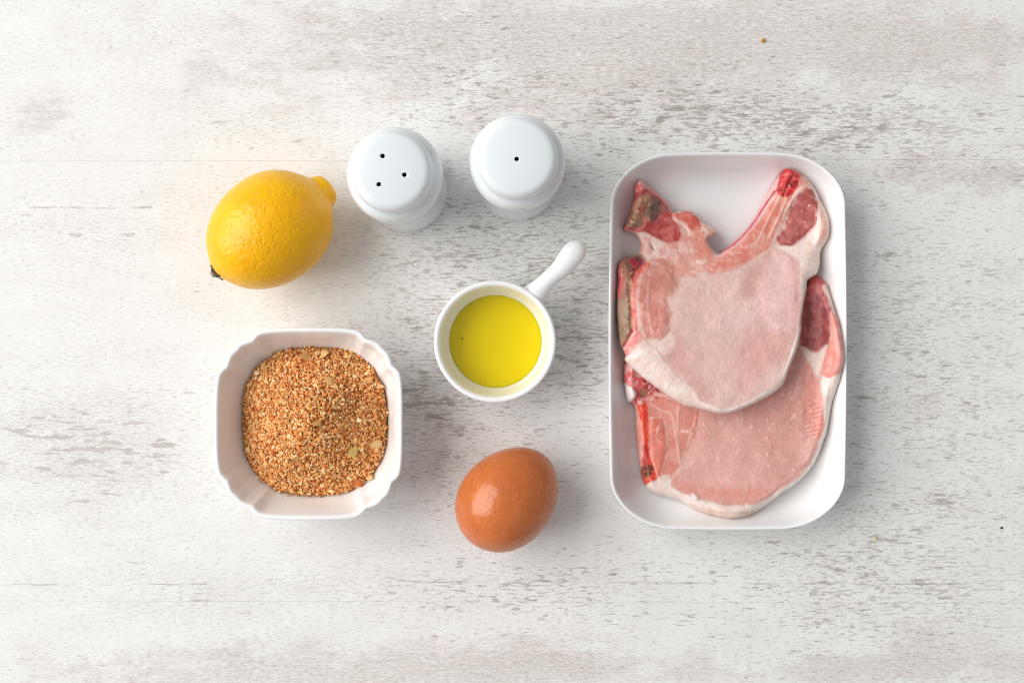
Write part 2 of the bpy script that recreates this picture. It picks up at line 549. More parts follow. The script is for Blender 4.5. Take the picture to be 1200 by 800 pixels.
# ------------------------------------------------------------------ pork chops
def build_chop(outer, face, zb_fn, th_fn, paint, step=1.0, seed=0):
    outer = smooth_poly(outer, 4); face = smooth_poly(face, 3)
    # slightly irregular cut edge
    e = np.stack([fbm(outer[:, 0], outer[:, 1], 9, 3, seed + 40), fbm(outer[:, 0], outer[:, 1], 9, 3, seed + 50)], -1)
    outer = outer + e * 0.9
    x0, y0 = outer.min(0) - 2; x1, y1 = outer.max(0) + 2
    gx = np.arange(x0, x1 + step, step); gy = np.arange(y0, y1 + step, step)
    XX, YY = np.meshgrid(gx, gy)
    W = XX.shape[1]
    x = XX.ravel(); y = YY.ravel()
    dd, qx, qy = seg_dist(x, y, outer, True)
    ins = inside(x, y, outer)
    I = ins.reshape(XX.shape)
    cell = I[:-1, :-1] | I[1:, :-1] | I[:-1, 1:] | I[1:, 1:]
    x = np.where(ins, x, qx); y = np.where(ins, y, qy)
    do = np.where(ins, dd, 0.0)
    cy, cx = np.nonzero(cell)
    q = np.stack([cy * W + cx, (cy + 1) * W + cx, (cy + 1) * W + cx + 1, cy * W + cx + 1], -1)
    used = np.unique(q)
    remap = -np.ones(x.size, int); remap[used] = np.arange(used.size)
    q = remap[q]
    x = x[used]; y = y[used]; do = do[used]
    sf = sdf(x, y, face)
    df = np.where(sf > 0, 0, -sf)
    t = np.clip(do / (do + df + 1e-6), 0, 1)
    t = np.where(df <= 0, 1, t)
    # soft shoulder inside the face edge as well
    p = np.sqrt(np.clip(1 - (1 - t) ** 2, 0, 1))
    zb = zb_fn(x, y); th = th_fn(x, y)
    col, dz, ids = paint(x, y, do, sf)
    z0 = zb
    dzz = dz * sstep(0, 5, do)
    for _ in range(8):           # lean on the tray wall where the edge reaches it
        ztop = z0 + th * (0.42 + 0.58 * p) + dzz
        k = PX * (CAM - ztop) / CAM
        Xw = (x - 600) * k; Yw = (400 - y) * k
        tz = tray_z(Xw, Yw) + 0.0003
        z0 = 0.5 * z0 + 0.5 * np.maximum(zb, tz - 0.25 * th * (1 - np.clip(do / 9, 0, 1)))
    zbot = np.maximum(z0 + 0.28 * th * (1 - np.clip(do / 9, 0, 1)), tz)
    zbot = np.minimum(zbot, ztop - 0.0008)
    nv = len(x)
    V = np.concatenate([np.column_stack([Xw, Yw, ztop]), np.column_stack([Xw, Yw, zbot])])
    colv = np.concatenate([col, col])
    # boundary edges
    ed = {}
    for f in q:
        for a, b in ((f[0], f[1]), (f[1], f[2]), (f[2], f[3]), (f[3], f[0])):
            ed[(a, b)] = 1
    fid = ids[q[:, 0]]
    faces = [tuple(f) for f in q] + [(f[3] + nv, f[2] + nv, f[1] + nv, f[0] + nv) for f in q]
    fids = list(fid) + list(fid)
    vid = ids
    for (a, b) in list(ed):
        if (b, a) not in ed:
            faces.append((b, a, a + nv, b + nv)); fids.append(vid[a])
    fids = np.array(fids)
    # smooth normals of the whole surface
    N = np.zeros_like(V)
    FA = np.array(faces)
    e1 = V[FA[:, 2]] - V[FA[:, 0]]; e2 = V[FA[:, 3]] - V[FA[:, 1]]
    fn = np.cross(e1, e2)
    for c in range(4):
        np.add.at(N, FA[:, c], fn)
    N /= np.linalg.norm(N, axis=1, keepdims=True) + 1e-15
    return V, FA, fids, colv, N

def emit_chop(root, data, names):
    V, FA, fids, col, N = data
    for k, nm in names.items():
        f = FA[fids == k]
        if len(f) == 0: continue
        u = np.unique(f)
        rm = -np.ones(len(V), int); rm[u] = np.arange(len(u))
        mesh_obj(nm, V[u], rm[f], MEAT, root, True, col[u], N[u])

class Painter:
    def __init__(s, x, y, base, var, seed):
        s.x, s.y, s.seed = x, y, seed
        n = fbm(x, y, 46, 5, seed)
        n2 = fbm(x, y, 9, 3, seed + 9)
        s.c = lin(base) + (n * 0.8 + n2 * 0.35)[:, None] * np.asarray(var)
        s.dz = fbm(x, y, 70, 3, seed + 3) * 0.0014 + fbm(x, y, 14, 3, seed + 4) * 0.00032
        s.id = np.zeros(len(x), int)
        s.k = 0
    def _apply(s, m, c, mott, ms):
        s.k += 1
        if mott is not None:
            f = sstep(-0.35, 0.35, fbm(s.x, s.y, ms, 4, s.seed + 100 + s.k))[:, None]
            cc = lin(c) * (1 - f) + lin(mott) * f
        else:
            f = fbm(s.x, s.y, 8, 4, s.seed + 100 + s.k)[:, None]
            cc = np.clip(lin(c) * (1 + 0.16 * f), 0, 0.92)
        s.c = s.c * (1 - m[:, None]) + cc * m[:, None]
    def poly(s, pts, c, soft=3.0, jit=2.0, mott=None, ms=8, amt=1.0, dz=0.0, pid=None, seam=None, smooth=True):
        p = smooth_poly(pts, 4) if smooth else np.asarray(pts, float)
        dd = sdf(s.x, s.y, p) + fbm(s.x, s.y, 9, 3, s.seed + 200 + s.k) * jit
        m = sstep(-soft / 2, soft / 2, dd) * amt
        s._apply(m, c, mott, ms)
        s.dz = s.dz + dz * sstep(-5, 9, dd)
        if seam: s.dz = s.dz - 0.4 * seam * np.exp(-(dd / 2.4) ** 2)
        if pid is not None:
            s.id = np.where(dd > 0, pid, s.id)
    def stroke(s, pts, wd, c, soft=1.2, jit=0.8, amt=1.0, dz=0.0, mott=None, ms=6, pid=None):
        p = smooth_poly(pts, 4, False)
        dd, _, _ = seg_dist(s.x, s.y, p, False)
        dd = dd + fbm(s.x, s.y, 7, 3, s.seed + 300 + s.k) * jit
        m = sstep(wd / 2 + soft / 2, wd / 2 - soft / 2, dd) if False else 1 - sstep(wd / 2 - soft / 2, wd / 2 + soft / 2, dd)
        s._apply(m * amt, c, mott, ms)
        s.dz = s.dz + dz * np.exp(-(dd / max(wd * .7, 1.2)) ** 2)
        if pid is not None:
            s.id = np.where(dd < wd / 2, pid, s.id)
    def flecks(s, c, size, thr, amt, sub=None, sy=1.0):
        n = fbm(s.x, s.y * sy, size, 2, s.seed + 400 + s.k)
        m = sstep(thr, thr + 0.12, n) * amt
        if sub is not None: m = m * sub
        s._apply(m, c, None, 8)
        s.dz = s.dz + m * 0.00018

A_OUT = [(750.6, 210), (757, 215.6), (771, 226), (782.5, 238), (789, 248.5), (797.5, 246), (810.6, 247.5), (820, 254), (826, 261.5),
         (835, 266), (841.5, 272), (836, 277), (829, 281), (832, 288), (838, 294), (842.5, 297), (848, 292.5), (860, 282), (880.6, 260.6), (895.6, 234),
         (907, 214), (917, 199), (922, 197), (929, 199), (939, 204), (950, 214), (959, 229), (969, 251), (972.5, 266), (969, 281),
         (962, 294), (960, 311), (957, 321), (946, 329), (945, 341), (942, 356), (939.5, 375), (938, 394), (932, 413), (925, 432),
         (918, 450), (901, 463.5), (879, 475), (857, 483), (844, 484.7), (827.5, 481), (814, 477), (799, 473.5), (779, 461), (758, 446),
         (734, 424), (733, 417), (730, 409), (727, 402), (725, 384), (723.5, 356), (724, 328), (725, 310), (732, 301.5), (747, 298), (750, 290.6),
         (749, 282), (743, 274), (731, 269), (735.6, 255), (743, 231), (744, 217.5)]
A_FACE = [(752, 221), (770, 231), (784, 250), (800, 251), (812, 253), (820, 262), (828, 271), (826, 282), (834, 297), (843, 301), (862, 288), (885, 264),
          (903, 236), (921, 204), (938, 210), (951, 224), (961, 250), (963, 268), (955, 285), (942, 300), (938, 321), (940, 350), (936, 378),
          (933, 400), (924, 426), (914, 445), (888, 466), (860, 479), (843, 480.5), (827, 471), (813, 457), (796, 444), (777, 422), (766, 408),
          (754, 399), (747, 384), (746, 350), (744, 328), (751, 308), (760, 297), (757, 284), (748, 268), (741, 262), (747, 240)]

B_OUT = [(733, 424), (731.5, 436), (732, 450), (733, 461), (736, 471), (743, 475), (745, 499), (746, 517), (749, 540), (752, 560), (758, 572), (771, 579),
         (794, 585), (812, 595), (835, 603.5), (858, 607), (879, 603), (896, 593), (911, 582), (937, 563), (954, 543), (966, 515),
         (970.5, 499), (973, 481), (979, 459), (985, 441), (989, 420), (987, 397), (983, 377), (976, 356), (970.5, 337), (965, 329),
         (957, 322.5), (945, 324), (925, 345), (890, 368), (850, 382), (800, 392), (765, 403), (742, 413)]
B_FACE = [(744, 432), (741, 455), (745, 470), (752, 482), (754, 510), (755, 540), (757, 564), (772, 573), (795, 579), (820, 585), (846, 592),
          (866, 593), (884, 592), (907, 582), (934, 560), (951, 540), (963, 513), (967, 497), (966, 476), (964, 452), (974, 440), (981, 420), (980, 395), (975, 370),
          (967, 350), (957, 334), (930, 352), (890, 376), (850, 390), (800, 400), (765, 411)]

FLOOR = 0.0046
def zbA(x, y):
    return FLOOR + 0.0138 * sstep(258, 380, y)
def thA(x, y):
    return 0.0125 + 0.0025 * sstep(300, 240, y) * 0 + 0 * x
def zbB(x, y):
    return FLOOR + 0 * x
def thB(x, y):
    lim = zbA(x, y) - FLOOR - 0.0012
    vis = sstep(925, 950, x) * 0.002
    return np.clip(np.minimum(0.0122, lim + vis), 0.004, 0.0122)

FAT = (241, 228, 220)
def paintA(x, y, do, sf):
    p = Painter(x, y, (229, 197, 189), (0.12, 0.15, 0.15), 3)
    p.flecks((238, 205, 194), 5, 0.42, 0.35)
    # vertical pale drift through the eye of the loin
    p.poly([(790, 330), (815, 322), (850, 330), (860, 380), (865, 450), (840, 470), (815, 440), (795, 400)], (226, 188, 178), 40, 10, amt=0.55)
    p.poly([(770, 400), (790, 395), (815, 430), (830, 465), (812, 452), (790, 430)], (216, 160, 150), 22, 5, amt=0.5)
    p.poly([(880, 385), (925, 385), (920, 420), (890, 445), (865, 455), (870, 420)], (226, 172, 162), 26, 8, amt=0.6)
    p.poly([(902, 304), (924, 297), (936, 312), (937, 352), (932, 382), (908, 388), (893, 372), (888, 346)], (235, 198, 194), 12, 6, dz=0.0006)  # pale wet sheen on the lean, painted into its colour
    p.poly([(925, 300), (937, 318), (937, 390), (928, 385), (928, 330)], (235, 184, 176), 10, 3, amt=0.6)
    p.poly([(872, 318), (893, 306), (903, 300), (890, 340), (880, 350), (868, 345)], (206, 156, 146), 14, 4, amt=0.65)
    # lobed muscle beside the backbone
    p.poly([(751, 318), (762, 307), (780, 305), (792, 318), (789, 340), (783, 350), (785, 372), (782, 392), (768, 399), (756, 393), (749, 370), (748, 340)],
           (219, 158, 146), 6, 6, (204, 134, 122), 8, pid=None, dz=0.0004, seam=0.0003)
    p.poly([(762, 358), (776, 355), (785, 372), (782, 386), (770, 397), (763, 385)], (222, 158, 146), 6, 6, (210, 140, 128), 6, dz=0.0003, seam=0.0002)
    for s_, w_ in ([(765, 307), (760, 330), (759, 356), (761, 376), (766, 394)], 1.8), ([(774, 352), (784, 366), (785, 380), (776, 394), (768, 399)], 1.6), \
                 ([(752, 322), (748, 345), (749, 372), (756, 394)], 2.2), ([(765, 307), (775, 312), (786, 330), (786, 345)], 1.5):
        p.stroke(s_, w_ * 1.2, (236, 200, 190), 2.6, 1.6, 0.55, 0.00012)
    p.stroke([(770, 362), (772, 376), (769, 388)], 1.6, (205, 112, 98), 3, 1.5, 0.5, -0.0002)
    p.poly([(755, 396), (772, 398), (786, 392), (792, 404), (778, 416), (768, 409)], (240, 218, 208), 6, 3, amt=0.8)
    # connective zone at the top
    p.poly([(752, 300), (762, 280), (790, 276), (812, 264), (826, 272), (829, 288), (838, 300), (830, 312), (815, 323), (797, 325), (787, 308), (768, 301)],
           (224, 160, 146), 6, 3, (233, 190, 178), 7, dz=0.0004)
    p.poly([(768, 302), (790, 308), (797, 326), (790, 345), (782, 340), (778, 318)], (200, 138, 122), 10, 4, amt=0.7)
    p.flecks((244, 222, 212), 6, 0.30, 0.6, (sdf(x, y, [(755, 275), (830, 268), (838, 305), (800, 326), (765, 305)]) > 0) * 1.0)
    # rib meat
    p.poly([(836, 304), (847, 298), (865, 286), (885, 264), (903, 238), (914, 224), (930, 230), (918, 258), (906, 284), (890, 299), (868, 311), (848, 319), (834, 321), (826, 312)],
           (223, 136, 120), 5, 3, (231, 164, 148), 9, dz=0.0006, pid=3, seam=0.0004)
    p.stroke([(826, 312), (845, 318), (868, 310), (893, 296)], 2.5, (238, 196, 182), 3, 2, 0.5)
    for k in range(26):
        tt = k / 26; cx = 838 + 60 * tt + rng.normal(0, 5); cy_ = 313 - 42 * tt + rng.normal(0, 5)
        p.stroke([(cx, cy_), (cx + rng.normal(0, 4), cy_ + rng.normal(0, 2.5))], 1.6, (242, 200, 186), 1.2, 0.6, 0.6, 0.0002)
    for s_ in ([(914, 230), (905, 248), (895, 268), (886, 286)], [(922, 232), (912, 256), (902, 276)], [(935, 224), (922, 246), (911, 274), (900, 294), (884, 304)]):
        p.stroke(s_, 2.2, (243, 205, 190), 1.5, 1.0, 0.75, 0.0003)
    # membrane along the rib
    p.stroke([(841, 298), (853, 290), (870, 275), (888, 250), (901, 227), (914, 203)], 8, (236, 186, 184), 3, 1, 0.9, pid=3)
    p.stroke([(843, 296), (856, 289), (872, 275), (886, 257), (897, 240), (908, 225)], 2.6, (196, 72, 96), 2.0, 0.7, 0.95, -0.0012)
    # red rib end
    p.poly([(916, 199), (929, 198), (940, 206), (937, 217), (928, 229), (916, 231), (910, 222), (913, 210)], (196, 34, 42), 2.5, 2, (226, 70, 66), 5, pid=6, dz=0.0004)
    p.stroke([(924, 202), (919, 214), (914, 226)], 4, (232, 104, 98), 3, 2.5, 0.7)
    p.flecks((120, 10, 22), 7, 0.10, 0.75, sstep(-1, 3, sdf(x, y, [(916, 199), (940, 206), (928, 229), (911, 224)])))
    p.flecks((240, 130, 120), 5, 0.32, 0.7, sstep(-1, 3, sdf(x, y, [(916, 199), (940, 206), (928, 229), (911, 224)])))
    p.stroke([(930, 205), (922, 220), (918, 230)], 2, (130, 14, 26), 1.5, 1, 0.7, -0.0006)
    p.poly([(938, 207), (949, 214), (947, 220), (937, 228), (928, 236), (933, 222)], (232, 168, 154), 2.5, 1.5)
    p.stroke([(949, 215), (938, 222), (930, 232), (922, 246)], 3.0, (243, 212, 198), 1.5, 1, 0.9, 0.0004)
    # dark cap muscle
    p.poly([(951, 222), (958, 238), (957, 258), (948, 275), (932, 286), (919, 289), (911, 281), (920, 261), (931, 238), (941, 225)],
           (196, 118, 112), 3, 3.5, (168, 82, 78), 7, pid=4, dz=0.0003, seam=0.0004)
    p.flecks((232, 180, 172), 4, 0.46, 0.6, (sdf(x, y, [(951, 222), (957, 258), (932, 286), (911, 281), (931, 238)]) > 0) * 1.0)
    # fat on the right
    p.poly([(912, 289), (932, 288), (950, 275), (958, 258), (959, 238), (965, 245), (974, 266), (968, 285), (961, 310), (958, 324), (941, 332), (937, 318), (935, 305), (924, 297)],
           FAT, 2.5, 1.5, (243, 218, 206), 10, pid=1, dz=0.0003)
    p.poly([(960, 236), (971, 254), (974, 266), (968, 281), (959, 288), (962, 262)], (231, 172, 156), 4, 2, (238, 196, 182), 7, amt=0.8)
    p.stroke([(955, 224), (962, 238), (970, 256), (973, 266), (969, 282)], 2.5, (242, 216, 204), 1.5, 1, 0.8)
    p.stroke([(942, 330), (943, 356), (940, 375), (938, 394), (932, 413)], 7.5, FAT, 1.6, 1.2, 1.0, pid=1)
    p.stroke([(938, 394), (932, 413), (925, 432), (918, 450), (901, 463), (879, 475), (857, 483), (842, 485), (826, 481)], 10.5, FAT, 1.4, 1.6, 1.0, pid=1)
    # deep fat slope on the lower left
    p.poly([(733, 420), (737, 411), (753, 399), (766, 408), (777, 422), (796, 444), (812, 456), (820, 470), (842, 477), (846, 490), (800, 480), (760, 452), (728, 426)],
           (240, 230, 224), 2.5, 3.0, (235, 212, 202), 9, pid=1)
    for k in range(16):
        tt = (k + rng.random() * .6) / 16
        ax, ay = 738 + 74 * tt, 416 + 48 * tt + 6 * math.sin(tt * 3)
        p.stroke([(ax + 8, ay - 8), (ax + rng.normal(0, 2), ay), (ax - 6, ay + 9)], rng.uniform(1.5, 4), (236, 212, 204), 3, 1.5, rng.uniform(.1, .35), -0.00006)
    # chine bone strip on the left
    p.poly([(722, 306), (731, 299), (748, 297), (758, 303), (746, 322), (741, 345), (741, 385), (736, 398), (728, 406), (722, 390)],
           (166, 120, 98), 3, 2, (126, 90, 72), 7, pid=2)
    p.poly([(722, 310), (732, 304), (733, 330), (729, 345), (722, 345)], (196, 112, 104), 6, 3, (170, 110, 96), 8, amt=0.9)
    p.poly([(722, 352), (734, 350), (736, 375), (730, 398), (722, 390)], (158, 128, 104), 6, 3, (132, 106, 84), 7, amt=0.85)
    p.poly([(741, 302), (757, 302), (750, 318), (741, 332), (737, 318)], (84, 44, 42), 4, 3, (168, 40, 60), 5, dz=-0.0012)
    p.flecks((204, 172, 136), 4, 0.36, 0.75, (sdf(x, y, [(728, 310), (742, 305), (742, 385), (736, 396), (734, 350)]) > 0) * 1.0)
    p.stroke([(726, 312), (725, 330), (725, 348)], 5, (192, 74, 76), 3, 2, 0.7)
    p.stroke([(738, 312), (737, 340), (740, 360), (739, 385)], 4, (120, 72, 48), 3, 2, 0.7, -0.0006, (150, 112, 78), 4)
    p.stroke([(757, 310), (746, 322), (742, 345), (743, 368), (745, 386)], 5.5, (218, 92, 82), 3, 1.5, 0.9, 0.0, (232, 140, 126), 7)
    p.stroke([(741, 388), (736, 397), (730, 406)], 3, (150, 26, 40), 2, 1, 0.9, -0.0008)
    p.poly([(732, 409), (741, 394), (748, 388), (754, 397), (740, 410), (734, 418)], (233, 140, 134), 3, 1.5, (238, 176, 168), 6)
    # vertebra at the top left
    p.poly([(744, 226), (752, 216), (766, 224), (781, 238), (789, 250), (798, 268), (795, 282), (777, 284), (757, 273), (737, 270), (729, 268), (735, 248)],
           (178, 66, 66), 3, 1.5, (204, 112, 106), 6, pid=5, dz=0.0002)
    p.poly([(746, 232), (757, 225), (764, 230), (763, 248), (757, 262), (752, 269), (733, 266), (740, 246)], (180, 140, 112), 6, 4.5, (142, 98, 80), 5)
    p.poly([(747, 242), (756, 234), (757, 246), (750, 258), (746, 252)], (170, 62, 58), 7, 6, (184, 120, 92), 5, amt=0.7)
    p.poly([(763, 229), (774, 236), (781, 246), (772, 255), (761, 260), (761, 244)], (118, 88, 80), 10, 5, (84, 58, 54), 5)
    p.flecks((208, 180, 146), 4, 0.36, 0.7, (sdf(x, y, [(744, 230), (764, 226), (760, 262), (735, 266)]) > 0) * 1.0)
    p.stroke([(731, 268), (744, 270), (754, 266), (758, 256)], 3, (230, 118, 114), 2, 1, 0.9, 0.0004)
    p.stroke([(744, 222), (740, 240), (732, 264)], 3, (196, 62, 70), 2, 1, 0.8)
    p.stroke([(757, 219), (771, 228), (783, 240), (790, 252), (797, 266)], 3.2, (238, 150, 134), 2, 1, 0.9, 0.0004)
    p.poly([(744, 212), (751, 209), (757, 216), (754, 222), (745, 224)], (222, 98, 96), 3, 1.5, (240, 176, 170), 5)
    p.poly([(748, 286), (758, 276), (772, 281), (786, 292), (776, 301), (754, 301)], (239, 214, 202), 5, 3, (228, 176, 166), 8, pid=None)
    p.stroke([(762, 286), (766, 292)], 2.5, (150, 110, 96), 2, 1, 0.7, -0.0008)
    # coral lobe with a pale fat tip
    p.poly([(791, 252), (800, 248), (812, 249), (821, 258), (822, 267), (811, 268), (800, 262)], (205, 96, 82), 4, 4, (218, 128, 112), 6, dz=0.0005, pid=None)
    p.stroke([(788, 254), (796, 262), (804, 268), (806, 276)], 3, (238, 196, 184), 2, 2, 0.8, -0.0004)
    p.stroke([(797, 246), (811, 247), (821, 255), (827, 264)], 2.2, (236, 168, 150), 1.5, 0.6, 0.8)
    p.poly([(821, 259), (836, 266), (843, 272), (836, 278), (827, 274)], (239, 200, 184), 4, 1.5, pid=None)
    p.poly([(812, 268), (824, 272), (828, 285), (835, 297), (826, 304), (814, 290)], (222, 142, 122), 6, 2, amt=0.8)
    # seams across the eye
    p.stroke([(808, 318), (824, 322), (830, 330), (831, 342)], 2.6, (243, 218, 208), 4, 2.0, 0.6, 0.0001)
    p.stroke([(822, 332), (835, 352), (846, 368)], 1.6, (242, 218, 208), 2.2, 1.2, 0.5, 0.0)
    for k in range(34):
        cx, cy_ = rng.uniform(790, 925), rng.uniform(330, 468)
        p.stroke([(cx, cy_), (cx + rng.normal(0, 1.2), cy_ + rng.uniform(2, 8))], 1.2, (244, 220, 210), 1.3, 0.6, 0.40, 0.00005)
    return p.c, p.dz, p.id

def paintB(x, y, do, sf):
    p = Painter(x, y, (219, 170, 161), (0.12, 0.14, 0.14), 31)
    p.flecks((240, 208, 198), 5, 0.42, 0.4)
    p.poly([(860, 470), (930, 430), (955, 440), (962, 490), (940, 530), (900, 540), (870, 510)], (216, 158, 146), 40, 8, amt=0.6)
    p.poly([(800, 520), (870, 520), (900, 560), (850, 580), (800, 568)], (226, 178, 168), 40, 10, amt=0.6)
    p.poly([(790, 560), (840, 572), (900, 572), (880, 588), (830, 584), (795, 574)], (222, 150, 134), 12, 4, amt=0.6)
    p.poly([(945, 425), (960, 448), (966, 492), (960, 512), (948, 500), (944, 460)], (222, 142, 126), 14, 4, amt=0.75)
    rid = (sdf(x, y, [(938, 470), (962, 466), (965, 500), (958, 516), (940, 510)]))
    p.dz = p.dz + 0.00022 * np.sin((y + 0.25 * (x - 950)) * 1.25) * sstep(-4, 6, rid)
    tex = sdf(x, y, [(905, 470), (925, 440), (955, 440), (962, 500), (945, 525), (925, 500)])
    p.dz = p.dz + 0.00035 * np.maximum(fbm(x, y, 5, 2, 77), 0) * sstep(-8, 8, tex)
    p.flecks((244, 206, 198), 3.5, 0.34, 0.55, sstep(-6, 8, tex))
    # lobed muscle at left
    p.poly([(757, 470), (775, 464), (800, 470), (818, 474), (817, 503), (803, 530), (794, 552), (780, 566), (770, 562), (761, 530), (757, 495)],
           (219, 140, 124), 4, 2, (224, 162, 148), 14, dz=0.0004, seam=0.0004, pid=3)
    p.poly([(761, 490), (775, 489), (781, 505), (782, 530), (775, 556), (770, 560), (763, 530)], (222, 132, 116), 3, 1.5, dz=0.0007, seam=0.0005)
    p.poly([(797, 478), (812, 480), (808, 498), (797, 506), (793, 492)], (206, 140, 126), 4, 2, amt=0.7)
    p.poly([(795, 510), (808, 506), (803, 530), (797, 540)], (206, 138, 120), 4, 2, amt=0.7)
    for s_ in ([(762, 472), (776, 481), (787, 486), (792, 510), (796, 535), (798, 548)], [(795, 474), (794, 492), (794, 505)], [(816, 477), (814, 495), (808, 505), (800, 505)],
               [(810, 508), (803, 530), (796, 550), (786, 562)], [(762, 490), (775, 489), (780, 500), (782, 528), (776, 552), (771, 564)], [(772, 500), (769, 512), (774, 518)],
               [(795, 550), (806, 547), (815, 540)], [(800, 505), (812, 508)]):
        p.stroke(s_, 2.0, (240, 206, 194), 2.2, 1.3, 0.62, 0.0001)
    # red marrow line and pale outer strip
    p.poly([(742, 476), (750, 474), (754, 500), (754, 545), (748, 545), (743, 515)], (232, 172, 158), 3, 1.5, (226, 140, 128), 9, pid=9)
    p.poly([(746, 468), (757, 468), (760, 500), (760, 525), (766, 545), (770, 561), (761, 574), (751, 566), (754, 535), (753, 505)],
           (226, 62, 44), 2.5, 1.2, (232, 92, 70), 8, pid=2, dz=0.0004)
    p.stroke([(756, 524), (757, 540), (758, 566)], 6, (168, 20, 22), 3, 2, 0.8, -0.0004)
    p.poly([(752, 547), (763, 546), (764, 556), (756, 560), (752, 556)], (76, 40, 28), 4, 3, (128, 56, 34), 4, dz=-0.0006)
    p.flecks((238, 120, 70), 4, 0.32, 0.8, (sdf(x, y, [(753, 545), (766, 545), (770, 562), (758, 572)]) > 0) * 1.0)
    p.stroke([(763, 535), (768, 550), (771, 562)], 1.8, (238, 170, 160), 1.5, 0.6, 0.8)
    # crumbled bone at the top left
    p.poly([(729, 420), (742, 428), (757, 444), (772, 456), (772, 466), (757, 472), (744, 474), (730, 470)], (222, 104, 104), 3, 2, (240, 186, 180), 6, pid=8, dz=0.0002)
    p.flecks((160, 24, 40), 6, 0.18, 0.85, (sdf(x, y, [(730, 420), (772, 456), (772, 466), (745, 474), (732, 440)]) > 0) * 1.0)
    p.poly([(731, 450), (738, 453), (746, 460), (743, 468), (736, 473), (731, 466)], (243, 234, 230), 2.5, 1.5, dz=0.0008, pid=6)
    p.poly([(749, 456), (757, 456), (758, 464), (751, 466)], (172, 118, 92), 3, 2, (140, 80, 62), 4)
    p.stroke([(762, 462), (768, 456), (772, 459)], 3, (160, 20, 40), 2, 1, 0.8)
    p.stroke([(768, 462), (780, 464), (796, 470)], 3, (240, 206, 196), 2, 1.5, 0.8)
    # fat round the bottom
    p.poly([(758, 574), (768, 562), (784, 556), (788, 572), (812, 582), (846, 590.5), (868, 592), (886, 590), (905, 581), (918, 576), (912, 590), (880, 612), (850, 612), (800, 598)],
           (240, 228, 220), 3, 2, (236, 214, 204), 9, pid=1)
    p.poly([(806, 590), (846, 599), (890, 598), (880, 612), (840, 612)], (226, 202, 188), 4, 2, (216, 188, 172), 10, amt=0.9)
    p.stroke([(905, 584), (937, 562.5), (953.5, 543), (965, 515), (970, 499), (972, 482)], 8.0, FAT, 1.4, 1.4, 1.0, pid=1)
    p.stroke([(784, 560), (800, 545), (812, 540)], 2, (240, 206, 194), 2, 1, 0.5)
    p.stroke([(812, 579), (816, 583)], 4, (250, 240, 232), 2, 1, 0.9, 0.0006)
    # right fold
    p.poly([(940, 322), (960, 322), (968, 340), (973, 365), (973, 390), (969, 408), (955, 413), (936, 402), (938, 350)], (190, 104, 100), 3, 3.5, (154, 68, 70), 7, pid=4, dz=-0.0006)
    p.poly([(944, 322), (958, 320), (970, 336), (964, 345), (946, 342)], (216, 128, 122), 4, 2, (198, 96, 92), 6)
    p.poly([(938, 406), (956, 413), (969, 404), (968, 424), (960, 442), (950, 428)], (236, 214, 202), 4, 2, pid=7)
    p.poly([(974, 366), (985, 380), (991, 420), (984, 444), (966, 448), (960, 438), (968, 412), (975, 390)], (226, 148, 136), 3, 1.5, (232, 172, 160), 9, pid=5, dz=0.0005, seam=0.0006)
    p.poly([(962, 440), (972, 443), (988, 438), (980, 460), (973, 487), (967, 494), (965, 468)], (241, 226, 218), 2.5, 1.5, pid=1)
    p.stroke([(966, 336), (972, 348), (978, 366)], 5, (240, 212, 202), 2.5, 1.5, 0.9, 0.0004, pid=None)
    p.stroke([(986, 385), (988, 402), (988, 420), (984, 438)], 2.5, (240, 206, 196), 1.6, 1, 0.7)
    p.stroke([(868, 482), (869, 492), (867, 500)], 1.6, (244, 216, 206), 1.4, 0.8, 0.6)
    for cx, cy_ in ((899, 531), (899, 546), (930, 549), (929, 551), (853, 565), (879, 500), (889, 504), (875, 590), (905, 497)):
        p.stroke([(cx, cy_), (cx + rng.normal(0, 1.5), cy_ + rng.normal(0, 1.5))], 1.7, (246, 222, 210), 1.4, 0.8, 0.7, 0.0001)
    for k in range(40):
        cx, cy_ = rng.uniform(820, 950), rng.uniform(490, 580)
        p.stroke([(cx, cy_), (cx + rng.normal(0, 2), cy_ + rng.normal(0, 2))], 1.2, (242, 206, 196), 1.1, 0.5, 0.45, 0.00015)
    return p.c, p.dz, p.id

bc = P(850, 480, FLOOR)
chop = empty('pork_chop', (bc.x, bc.y, FLOOR))
tag(chop, 'raw pork chop with bright red marrow line lying underneath the other chop', 'pork chop', 'raw pork chops on the tray')
PARTS_A = {0: 'loin_meat', 1: 'fat_edge', 2: 'chine_bone', 3: 'rib_meat', 4: 'cap_muscle', 5: 'vertebra', 6: 'rib_end'}
PARTS_B = {0: 'loin_meat', 1: 'fat_edge', 2: 'marrow_line', 3: 'side_muscle', 4: 'cap_muscle', 5: 'folded_flap', 6: 'fat_nub', 7: 'fat_wedge', 8: 'vertebra', 9: 'outer_strip'}
emit_chop(chop, build_chop(B_OUT, B_FACE, zbB, thB, paintB, 1.0, 31), PARTS_B)
ac = P(840, 350, FLOOR)
chop = empty('pork_chop', (ac.x, ac.y, FLOOR))
tag(chop, 'raw pork chop on top with long rib bone and brown vertebra', 'pork chop', 'raw pork chops on the tray')
emit_chop(chop, build_chop(A_OUT, A_FACE, zbA, thA, paintA, 1.0, 3), PARTS_A)

# ------------------------------------------------------------------ generic lathe
def lathe(profile, n=96, axis_len=None):
    """profile [(r,z)] -> loops round z"""
    L = []
    for r, z in profile:
        a = np.arange(n) * 2 * math.pi / n
        L.append(np.column_stack([r * np.cos(a), r * np.sin(a), np.full(n, z)]))
    return L

def curve_prof(pts, sub=6):
    return [tuple(q) for q in smooth_poly(pts, sub, False)]

